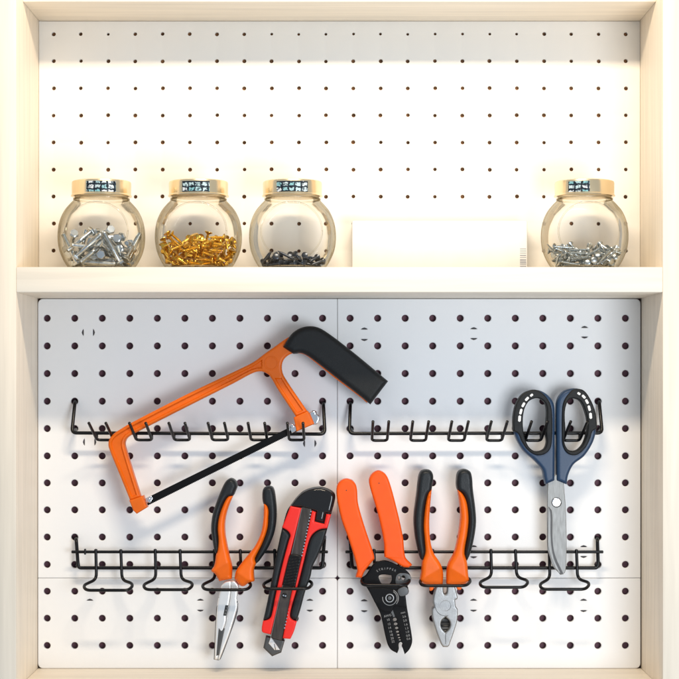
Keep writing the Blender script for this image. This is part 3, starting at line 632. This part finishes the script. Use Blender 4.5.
# ------------------------------------------------------------------ glass jars and their contents
PROF = [(0,0),(27,0),(31,2),(36,9),(40.5,20),(42,33),(40.5,46),(36,57),(30,64.5),(26.6,68),(25.6,71),(25.6,77)]
def lathe(prof, n=64, clamp=None, sub=4):
    pr = curve_pts([(r, h) + ((1,) if i in (0, 1, len(prof) - 1) else ()) for i, (r, h) in enumerate(prof)], 2.0, closed=False)
    V, F = [], []
    for r, h in pr:
        for k in range(n):
            a = 2 * math.pi * k / n; y = -r * math.sin(a)
            if clamp: y = max(-clamp, min(clamp, y))
            V.append(Vector((r * math.cos(a), y, h)) * U)
    m = len(pr)
    for i in range(m - 1):
        for k in range(n): F.append((i*n + k, i*n + (k+1) % n, (i+1)*n + (k+1) % n, (i+1)*n + k))
    return V, F
def screw_geo(L, rs, rh, hh, kind):
    prof = []
    if kind == 'bolt':
        prof = [(0, -L/2), (rs * .8, -L/2), (rs, -L/2 + .6)]
        n = int(L * .55 / .9)
        for i in range(n): 
            z = -L/2 + 1 + i * .9; prof += [(rs, z), (rs * .82, z + .45)]
        prof += [(rs, L * .1), (rs, L/2)]
        V, F = [], []
    else:
        prof = [(0, -L/2), (rs * .35, -L/2 + 1.2)]
        n = int((L - 3) / 1.2)
        for i in range(n):
            z = -L/2 + 2 + i * 1.2; k = min(1, .5 + i * .14); prof += [(rs * k, z), (rs * k * .68, z + .6)]
        prof += [(rs * .8, L/2 - 1), (rs, L/2 - .6), (rh, L/2 + hh * .55), (rh, L/2 + hh * .8), (rh * .8, L/2 + hh), (0, L/2 + hh)]
    n = 10; V, F = [], []
    for r, z in prof: V += [Vector((r * math.cos(2*math.pi*k/n), r * math.sin(2*math.pi*k/n), z)) * U for k in range(n)]
    for i in range(len(prof) - 1):
        for k in range(n): F.append((i*n + k, i*n + (k+1) % n, (i+1)*n + (k+1) % n, (i+1)*n + k))
    if kind == 'bolt':
        c = len(V)
        for z, s in ((L/2, .92), (L/2 + .4, 1), (L/2 + hh - .5, 1), (L/2 + hh, .86)):
            V += [Vector((rh * s * math.cos(math.pi*k/3), rh * s * math.sin(math.pi*k/3), z)) * U for k in range(6)]
        for i in range(3):
            for k in range(6): F.append((c+i*6+k, c+i*6+(k+1) % 6, c+(i+1)*6+(k+1) % 6, c+(i+1)*6+k))
        F.append(tuple(c + k for k in reversed(range(6)))); F.append(tuple(c + 18 + k for k in range(6)))
    return V, F
SIM = {
'bolt': [[-29.0,-10.7,21.4,0.2,0.64,0.73,0.11],[-9.2,-0.1,6.2,0.54,-0.29,0.62,-0.49],[-10.1,-7.3,6.2,0.53,0.28,-0.62,-0.5],[-8.4,18.9,6.2,0.68,0.51,-0.46,-0.26],[16.5,2.5,6.2,0.68,0.68,0.02,-0.26],[31.3,-4.3,24.2,0.12,0.81,0.49,-0.29],[0.9,13.5,10.2,0.76,0.05,-0.58,-0.31],[0.7,20.9,11.5,0.61,0.07,0.78,-0.13],[1.3,-18.7,6.2,0.66,-0.45,-0.51,0.32],[11.1,-11.6,17.2,0.25,-0.21,-0.49,0.81],[-25.9,11.8,18.3,0.64,0.67,-0.36,0.14],[1.6,-8.7,14.1,0.7,0.71,0.1,-0.05],[-8.6,-2.6,28.8,0.35,-0.45,0.53,0.62],[10.8,-6.9,32.0,0.25,-0.49,-0.47,-0.7],[-10.2,9.0,16.2,0.81,-0.01,-0.44,-0.39],[-15.1,4.7,13.8,0.7,0.62,0.35,0.0],[-8.7,-23.0,23.4,0.29,0.51,-0.75,-0.3],[17.9,1.2,25.2,0.7,0.5,-0.33,0.39],[-7.2,-17.1,15.9,0.9,-0.27,0.35,-0.01],[15.8,1.1,18.0,0.3,0.22,0.88,0.31],[-14.3,-14.0,22.3,0.39,0.13,0.71,0.56],[12.3,-21.5,21.9,0.25,-0.7,0.67,-0.07],[2.7,23.9,17.0,0.06,0.77,-0.01,0.64],[12.4,8.9,16.9,0.01,-0.71,-0.31,-0.63],[-11.7,-1.1,20.9,0.38,0.07,0.68,0.63],[2.2,1.1,25.1,0.75,-0.02,-0.35,-0.56],[-12.6,21.9,24.8,0.03,0.73,-0.07,0.68],[23.1,2.0,20.6,0.63,0.56,-0.45,0.29],[25.2,5.8,26.9,0.62,-0.58,-0.36,-0.37],[13.6,21.1,27.8,0.42,0.35,-0.25,-0.8],[-20.0,-12.5,27.3,0.29,-0.42,-0.12,-0.85],[30.9,1.7,21.2,0.21,0.95,-0.18,-0.14],[-28.8,0.2,26.9,0.85,0.47,0.22,-0.11],[-19.0,7.4,28.4,0.11,0.2,-0.92,0.31],[6.7,0.3,30.9,0.37,-0.77,-0.36,-0.38],[2.0,13.3,33.9,0.26,-0.07,0.57,-0.78]],
'gold': [[-4.0,-9.7,5.5,0.62,0.55,0.35,-0.44],[0.0,-22.9,5.5,0.43,0.55,-0.36,-0.63],[-16.6,6.8,5.7,0.46,0.43,-0.49,-0.61],[12.4,14.3,5.6,0.28,-0.06,0.65,0.71],[1.0,-6.0,5.6,0.76,0.61,0.22,-0.07],[13.3,-2.4,5.5,0.72,0.05,-0.65,-0.23],[-5.6,17.9,5.5,0.59,0.63,0.18,0.47],[22.5,5.8,6.9,0.53,0.25,-0.5,0.64],[-16.0,-1.4,5.5,0.71,0.47,-0.46,-0.27],[27.1,-4.2,7.1,0.52,-0.22,0.49,0.66],[-5.9,17.4,11.1,0.11,-0.32,0.66,0.68],[7.3,16.7,5.5,0.13,-0.14,0.64,0.75],[-21.2,2.2,8.9,0.54,0.49,-0.39,-0.56],[15.4,-8.4,6.4,0.47,0.62,-0.31,-0.55],[-8.8,13.6,5.5,0.46,0.63,-0.17,0.6],[16.3,9.9,5.5,0.07,0.3,0.58,0.75],[-23.1,-14.3,6.7,0.81,-0.52,-0.24,0.14],[24.3,-9.0,10.2,0.39,0.25,0.42,0.78],[-13.4,11.1,8.2,0.72,0.49,0.03,0.49],[-0.8,17.9,12.2,0.05,-0.06,-0.72,-0.69],[15.5,23.5,13.4,0.66,-0.11,0.62,-0.4],[8.3,-17.2,5.7,0.47,0.41,0.5,0.6],[-20.0,6.3,13.1,0.5,-0.51,0.57,0.4],[5.2,17.5,12.7,0.52,-0.36,-0.38,-0.68],[-9.9,-3.8,6.9,0.48,0.16,0.56,0.66],[6.0,-24.8,9.0,0.1,-0.73,-0.02,-0.68],[-26.8,13.3,11.0,0.45,-0.4,-0.31,-0.74],[29.6,7.0,11.8,0.81,0.04,0.25,-0.53],[-14.0,-18.1,7.9,0.2,0.46,0.24,-0.83],[5.2,-17.0,11.5,0.56,0.62,-0.16,-0.52],[-15.3,20.6,14.8,0.62,0.28,0.64,-0.36],[14.3,-2.8,11.2,0.81,0.58,0.05,0.06],[-8.0,-8.8,9.0,0.89,-0.18,0.38,0.14],[24.0,-16.0,9.3,0.71,0.3,-0.54,0.33],[-4.1,16.1,16.5,0.72,-0.58,0.21,0.32],[9.9,12.7,10.3,0.35,-0.0,0.53,0.78],[-19.6,-9.7,10.0,0.94,-0.27,-0.16,-0.09],[4.1,-7.0,12.5,0.8,0.25,0.43,-0.35],[-25.0,-0.4,17.5,0.68,0.07,0.51,0.51],[2.9,6.2,9.1,0.15,-0.01,-0.42,0.9],[-14.7,-7.3,10.0,0.22,-0.13,-0.53,-0.81],[-20.0,18.2,6.8,0.69,-0.58,0.2,-0.38],[-21.9,17.6,21.1,0.44,-0.2,0.41,0.77],[20.4,9.5,10.6,0.37,0.24,0.57,0.7],[-14.5,-14.2,12.0,0.59,0.49,-0.39,-0.51],[34.5,-1.5,24.1,0.7,0.4,-0.38,0.45],[-15.8,17.5,20.5,0.12,0.22,0.61,0.75],[14.7,10.1,12.5,0.73,0.44,-0.52,0.04],[-10.0,-4.5,15.2,0.12,-0.28,-0.48,-0.82],[12.8,-19.6,14.1,0.56,0.6,-0.15,-0.55],[-24.0,8.0,17.3,0.59,0.31,-0.72,-0.2],[12.2,12.7,17.4,0.52,0.49,0.39,0.57],[-5.3,-15.1,13.3,0.62,0.66,-0.11,-0.42],[17.3,-14.1,16.9,0.54,0.37,0.64,0.41],[-26.9,9.7,22.2,0.65,-0.72,-0.24,-0.06],[10.9,7.5,19.2,0.65,0.51,0.31,0.47],[-18.4,-4.0,21.8,0.33,0.49,-0.2,-0.78],[17.6,-19.3,18.4,0.62,0.4,0.63,0.24],[-7.3,7.2,18.7,0.86,-0.09,-0.49,-0.14],[23.9,-1.4,16.7,0.22,-0.14,-0.78,-0.57],[-6.1,-25.1,19.0,0.11,0.59,0.18,0.78],[8.9,-3.9,17.6,0.1,0.68,-0.12,-0.72],[2.3,17.9,18.2,0.7,-0.34,0.23,0.58],[1.2,5.0,18.6,0.81,0.14,-0.32,0.47],[-9.7,-13.8,17.6,0.7,0.03,-0.62,0.35],[-4.0,-16.2,18.9,0.75,0.08,-0.51,0.41],[28.1,18.4,19.3,0.13,-0.13,0.71,-0.68],[17.1,-6.1,20.9,0.37,-0.56,-0.23,-0.71],[27.7,-5.7,24.2,0.32,-0.18,0.2,0.91],[9.4,0.5,22.5,0.15,0.22,-0.62,-0.74],[-6.5,17.6,22.7,0.89,-0.44,0.1,0.1],[18.6,19.9,20.5,0.5,-0.7,-0.28,0.42],[-28.6,-12.9,13.8,0.88,-0.43,-0.17,0.12],[18.6,-14.2,23.1,0.55,0.11,0.67,0.49],[-17.1,-10.8,18.9,0.77,0.25,-0.56,-0.18],[7.3,14.4,21.3,0.7,0.43,-0.55,-0.17],[0.4,-9.4,21.6,0.57,0.41,-0.55,-0.46],[10.3,-14.2,22.6,0.31,0.75,0.05,-0.59],[27.7,6.2,23.9,0.8,0.35,0.27,0.4],[-17.2,-24.0,21.3,0.51,0.13,-0.81,-0.26],[12.1,-17.7,26.8,0.28,0.27,0.51,0.77],[-32.8,-1.1,17.7,0.54,0.18,0.18,-0.8],[20.2,10.0,26.3,0.71,0.56,-0.01,0.42],[-1.4,-13.4,26.3,0.11,-0.0,0.49,0.87],[21.5,-19.4,24.2,0.72,0.33,-0.61,0.05],[25.5,-13.1,29.2,0.34,-0.38,0.66,-0.54],[13.0,17.5,25.7,0.28,-0.15,-0.61,-0.72],[-21.8,-11.5,27.0,0.42,-0.45,-0.07,0.78],[8.1,-9.9,25.8,0.71,-0.11,0.62,0.3],[2.0,10.6,28.5,0.82,0.51,0.11,-0.23],[-27.0,-20.1,24.4,0.22,0.14,-0.74,-0.62],[1.8,-18.7,27.9,0.42,-0.19,-0.67,0.58],[-17.4,16.9,25.5,0.52,0.72,0.21,-0.4],[23.2,16.8,25.6,0.69,0.48,0.45,0.31],[-12.0,-5.9,23.5,0.74,-0.6,-0.1,-0.29],[7.6,-3.3,28.5,0.96,0.05,0.13,0.25],[-8.1,12.8,25.9,0.64,0.71,0.21,0.2],[9.1,12.3,26.6,0.13,0.16,-0.58,-0.78],[-23.6,-17.1,27.8,0.63,0.2,-0.22,-0.72],[-17.6,-22.3,28.1,0.9,0.14,-0.4,-0.12],[-31.3,3.9,23.0,0.88,-0.05,-0.2,-0.42],[15.3,7.9,28.2,0.42,0.48,0.52,-0.56],[-12.3,-12.4,27.4,0.81,-0.54,0.16,-0.16],[17.5,-21.0,30.5,0.61,0.39,0.6,0.34],[-2.8,14.6,27.9,0.54,0.21,0.1,-0.81],[20.3,24.1,24.3,0.84,0.16,-0.03,-0.52]],
'black': [[-14.0,-12.9,5.2,0.59,0.66,0.17,0.44],[20.3,-8.7,5.2,0.13,0.57,0.37,-0.72],[-10.7,12.1,5.2,0.44,0.17,-0.66,-0.59],[16.2,14.8,5.2,0.36,0.08,-0.68,-0.64],[-18.2,-15.1,5.2,0.16,0.56,-0.39,0.72],[-10.5,-2.1,5.2,0.57,0.32,0.6,0.46],[1.0,14.9,5.2,0.19,-0.08,-0.67,-0.71],[16.4,10.6,8.7,0.38,-0.03,-0.54,-0.75],[-19.7,-14.8,9.6,0.4,-0.45,0.56,0.57],[4.9,-14.4,5.2,0.73,0.59,0.33,0.09],[-14.3,23.4,8.8,0.74,0.38,-0.36,-0.43],[5.6,15.8,5.2,0.58,0.6,-0.33,0.45],[-15.2,-14.3,9.9,0.47,0.36,0.52,-0.62],[23.1,-12.8,6.7,0.33,0.09,0.61,0.72],[-19.4,9.8,8.9,0.52,0.76,-0.15,-0.37],[11.4,11.9,7.3,0.8,-0.54,-0.25,0.06],[-2.5,-13.8,5.2,0.57,0.19,0.65,-0.46],[14.9,-1.9,5.2,0.73,0.19,-0.65,-0.08],[-9.8,7.1,9.5,0.13,0.6,0.25,-0.75],[14.5,0.9,8.8,0.74,-0.12,-0.64,0.16],[-9.9,-14.0,10.5,0.14,-0.03,-0.71,-0.69],[14.7,-13.8,10.9,0.73,0.63,0.08,-0.26],[-7.4,3.6,7.4,0.21,0.49,0.35,0.77],[23.5,11.5,6.3,0.78,0.58,0.25,0.07],[-6.2,-20.0,13.8,0.15,-0.73,-0.36,-0.56],[8.4,-13.7,9.3,0.85,0.46,-0.24,-0.07],[-10.0,12.9,10.0,0.87,0.27,-0.39,0.15],[-21.0,1.1,5.2,0.58,-0.17,0.66,0.44],[-23.1,-17.6,13.1,0.47,-0.83,0.08,0.28],[18.7,1.4,12.5,0.05,-0.36,-0.62,-0.7],[2.5,15.3,11.2,0.13,-0.43,0.53,0.72],[-20.4,14.8,10.9,0.77,-0.45,0.26,-0.36],[-2.5,-3.6,10.7,0.07,0.61,-0.35,0.71],[19.9,-11.7,10.0,0.79,-0.58,0.17,-0.05],[-3.6,15.3,10.9,0.75,0.41,0.32,-0.42]],
'steel': [[-25.5,-0.3,5.2,0.12,-0.06,0.68,0.72],[7.0,-5.4,5.1,0.32,0.5,0.45,0.67],[-2.1,14.7,5.1,0.55,-0.61,-0.3,-0.49],[10.3,0.7,5.1,0.5,0.61,-0.3,-0.54],[-8.4,2.0,12.0,0.26,-0.06,-0.66,-0.7],[10.9,-9.2,5.1,0.54,-0.28,-0.61,0.5],[-2.9,2.4,7.3,0.39,-0.73,-0.18,-0.54],[13.5,15.3,5.1,0.68,0.0,-0.68,-0.28],[-26.3,-13.4,12.2,0.0,0.21,0.1,-0.97],[20.4,1.3,7.7,0.44,0.11,-0.55,-0.7],[-13.1,-7.2,5.1,0.73,0.66,-0.14,0.13],[11.6,11.3,5.1,0.52,0.62,0.26,0.52],[-5.1,-8.6,5.1,0.5,0.28,0.62,-0.55],[7.5,-17.6,5.1,0.63,0.1,-0.67,0.38],[-21.6,21.3,13.0,0.32,-0.57,0.71,-0.26],[15.6,20.2,5.8,0.4,0.64,-0.05,0.66],[-17.6,-7.5,5.1,0.73,0.64,-0.2,0.07],[16.6,-15.2,5.1,0.1,-0.34,-0.58,0.73],[-17.6,8.4,5.8,0.4,0.48,0.44,-0.65],[22.4,-10.9,8.0,0.04,-0.15,-0.56,-0.81],[-8.3,-14.3,5.1,0.58,0.59,-0.34,0.45],[27.4,7.9,9.2,0.85,-0.46,-0.14,-0.22],[-17.8,8.5,10.4,0.2,-0.58,0.53,0.59],[-14.8,25.1,11.2,0.08,-0.36,-0.07,0.93],[-12.1,-8.2,9.7,0.59,0.25,-0.64,-0.43],[30.1,4.0,18.6,0.08,0.89,-0.29,-0.35],[-8.1,14.2,5.4,0.73,0.66,0.1,-0.17],[28.3,-7.8,10.4,0.62,0.66,0.16,-0.4],[-1.4,-5.6,12.1,0.63,-0.46,0.58,0.23],[5.4,-20.7,11.3,0.29,0.38,-0.57,-0.67],[-17.3,10.2,14.6,0.72,0.44,-0.4,0.34],[10.3,13.8,9.4,0.39,0.48,-0.44,-0.65],[-0.0,-22.8,12.1,0.25,-0.74,-0.01,0.63],[11.8,-11.8,9.9,0.68,-0.15,-0.65,-0.3],[-26.1,-3.7,10.6,0.56,-0.63,-0.24,-0.48],[6.7,25.0,10.8,0.58,0.46,0.58,0.34],[-21.3,-21.1,12.3,0.29,-0.55,0.69,-0.36],[14.6,-8.6,11.4,0.22,0.29,-0.59,-0.72],[10.0,25.0,15.2,0.38,-0.53,0.43,-0.63],[9.7,4.0,11.4,0.14,0.59,-0.33,0.72],[-5.0,15.4,8.5,0.15,-0.19,0.69,0.68],[17.8,-18.9,13.4,0.19,-0.41,0.22,-0.87],[20.3,13.7,12.8,0.79,0.57,-0.18,0.14],[-20.5,-18.2,16.1,0.78,0.06,-0.34,0.52],[4.4,-12.9,12.9,0.14,-0.34,0.37,0.85],[-11.6,15.8,8.8,0.81,-0.43,0.29,0.29],[11.7,11.6,13.9,0.81,0.37,-0.45,0.13],[-13.0,-16.1,14.6,0.66,0.63,-0.04,-0.41],[15.7,-14.7,15.1,0.57,0.63,-0.13,-0.51],[-28.8,4.5,10.3,0.62,-0.43,0.47,0.46],[19.3,16.1,16.5,0.65,-0.02,0.57,-0.5],[-11.3,-5.6,13.3,0.85,0.32,-0.19,0.38],[-8.3,16.5,15.5,0.71,0.46,0.5,0.17],[-19.6,-11.0,13.4,0.87,-0.41,0.28,0.05],[23.5,-0.9,17.6,0.08,-0.65,0.1,-0.75],[-9.4,7.3,17.6,0.02,0.63,-0.37,0.68],[21.4,21.1,21.2,0.0,0.57,-0.34,0.74],[11.6,-12.2,16.1,0.63,-0.04,0.67,0.39],[-19.4,3.6,22.0,0.66,0.53,-0.17,0.5],[14.9,-4.5,20.6,0.2,0.27,0.58,0.74],[8.3,-5.3,18.0,0.18,0.09,0.68,0.7],[-18.1,16.3,16.4,0.67,0.38,0.32,0.55],[11.8,16.9,15.5,0.8,0.39,0.16,0.43],[20.3,-14.9,17.7,0.07,-0.65,-0.4,-0.65],[-12.9,3.8,18.4,0.09,0.58,-0.51,0.62],[10.4,21.7,18.5,0.04,0.67,-0.2,-0.71],[-25.4,-3.9,16.0,0.16,-0.06,0.64,-0.75],[5.4,-10.0,21.7,0.58,0.23,-0.78,0.04],[-25.9,6.5,17.2,0.57,0.51,0.16,-0.63],[-3.6,21.0,15.4,0.75,0.23,-0.43,-0.44],[-5.6,-8.9,22.5,0.72,0.58,0.15,-0.36],[-1.7,-25.5,15.3,0.54,0.38,-0.65,-0.38],[-23.6,15.9,18.6,0.58,0.2,-0.73,0.3],[9.3,13.4,18.0,0.6,0.41,-0.08,0.68]]}
SPEC = {'bolt': (31, 2.3, 4.6, 3.2), 'gold': (15, 1.55, 4.0, 2.0), 'black': (21, 1.5, 3.2, 1.8), 'steel': (20, 1.35, 3.2, 2.0)}
JARS = [(101.5, 'bolt', 'round glass jar with a pale gold lid holding silver bolts', 'zinc', 'hex_bolt', 'silver hex bolt lying in the glass jar beside the left cabinet wall', 'silver bolts in a jar', 'bolt', 0),
        (198.5, 'gold', 'round glass jar with a pale gold lid holding golden screws', 'brass', 'wood_screw', 'golden screw lying in the glass jar filled with brass coloured screws', 'golden screws in a jar', 'screw', 0),
        (292.5, 'black', 'round glass jar with a pale gold lid holding a few dark pointed screws', 'blackst', 'wood_screw', 'dark pointed screw lying at the bottom of a nearly empty glass jar', 'dark screws in a jar', 'screw', 0),
        (584.5, 'steel', 'round glass jar with a pale gold lid holding thin grey screws, standing alone', 'greyst', 'wood_screw', 'thin grey screw lying in the glass jar at the right end of the shelf', 'grey screws in a jar', 'screw', 180)]
JZ = 62
for ji, (px, kind, label, sm, sname, slabel, sgroup, scat, turn) in enumerate(JARS):
    base = W(px, 300, JZ); base.z = B(0, 275.2, 0).z + 0.0003
    jar = thing('glass_jar', base, label, 'jar', 'glass jars on the shelf')
    v, f = lathe(PROF, clamp=30.5)
    parts = [(v, f)]
    ringp = [Vector((29.0 * math.cos(a), -30.6, 36 + 27.5 * math.sin(a))) * U for a in np.linspace(0, 2 * math.pi, 49)]
    parts.append(tube(ringp, 0.7 * U, 8))
    parts.append(tube([Vector((26.6 * math.cos(a), 26.6 * math.sin(a), 68.8)) * U for a in np.linspace(0, 2 * math.pi, 49)], 0.8 * U, 8))
    parts.append(tube([Vector((28 * math.cos(a), 28 * math.sin(a), 2.2)) * U for a in np.linspace(0, 2 * math.pi, 49)], 1.6 * U, 8))
    v, f = join_geo(parts)
    mk('jar_body', [p + base for p in v], f, 'glass', jar, 40)
    lp_ = [(0, 86.2), (26.6, 86.2), (28.2, 85.4), (28.6, 84), (28.5, 73.2), (29.2, 72.4), (29.2, 71.4), (28.2, 71.0), (0, 71.4)]
    V, F = [], []
    n = 64
    for r, h in lp_: V += [Vector((r * math.cos(2*math.pi*k/n), r * math.sin(2*math.pi*k/n), h)) * U + base for k in range(n)]
    for i in range(len(lp_) - 1):
        for k in range(n): F.append((i*n + k, i*n + (k+1) % n, (i+1)*n + (k+1) % n, (i+1)*n + k))
    lid = mk('lid', V, F, 'lid', jar, 40)
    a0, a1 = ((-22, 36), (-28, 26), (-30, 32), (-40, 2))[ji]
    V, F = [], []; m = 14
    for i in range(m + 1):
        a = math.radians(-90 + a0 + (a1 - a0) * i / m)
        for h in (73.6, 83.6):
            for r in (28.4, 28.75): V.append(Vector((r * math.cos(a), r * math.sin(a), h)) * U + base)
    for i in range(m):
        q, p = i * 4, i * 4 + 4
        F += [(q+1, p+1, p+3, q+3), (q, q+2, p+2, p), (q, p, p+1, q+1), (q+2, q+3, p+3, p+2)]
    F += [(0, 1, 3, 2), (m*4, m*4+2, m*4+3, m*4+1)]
    mk('painted_reflection', V, F, 'painted_reflection', lid, 40)  # thin patch on the lid's front that carries the painted room reflection
    L, rs, rh, hh = SPEC[kind]
    v, f = screw_geo(L, rs, rh, hh, 'bolt' if kind == 'bolt' else 'screw')
    first = None
    rz = Quaternion((0, 0, 1), math.radians(turn))
    for (x, y, z, qw, qx, qy, qz) in SIM[kind]:
        if first is None:
            o = first = mk(sname, v, f, sm, None, 40)
        else:
            o = first.copy(); COL.objects.link(o)
        o.rotation_mode = 'QUATERNION'; o.rotation_quaternion = rz @ Quaternion((qw, qx, qy, qz)).normalized()
        o.location = base + rz @ (Vector((x, y, z)) * U)
        tag(o, slabel, scat, sgroup)

# ------------------------------------------------------------------ white carton on the shelf
bx = thing('carton', B(440, 275.2, 40), 'plain white carton lying on the shelf between the jars', 'box')
s = (D - 30) / D
x0, x1 = CX + (352 - CX) * s, CX + (527.5 - CX) * s
yt = CY + (220.5 - CY) * s
v, f = box(x0, x1, yt, 274.9, 4, 30, 1.6); mk('carton_body', v, f, 'carton', bx)
g = []
rb = random.Random(2); xx = CX + (520 - CX) * s
for i in range(9):
    y = CY + (248.5 + i * 2.15 - CY) * s
    g.append(box(xx, xx + 6, y, y + rb.choice((.7, 1.1, 1.5)), 29.9, 30.12, 0))
v, f = join_geo(g); mk('printed_bars', v, f, 'inkgrey', bx)
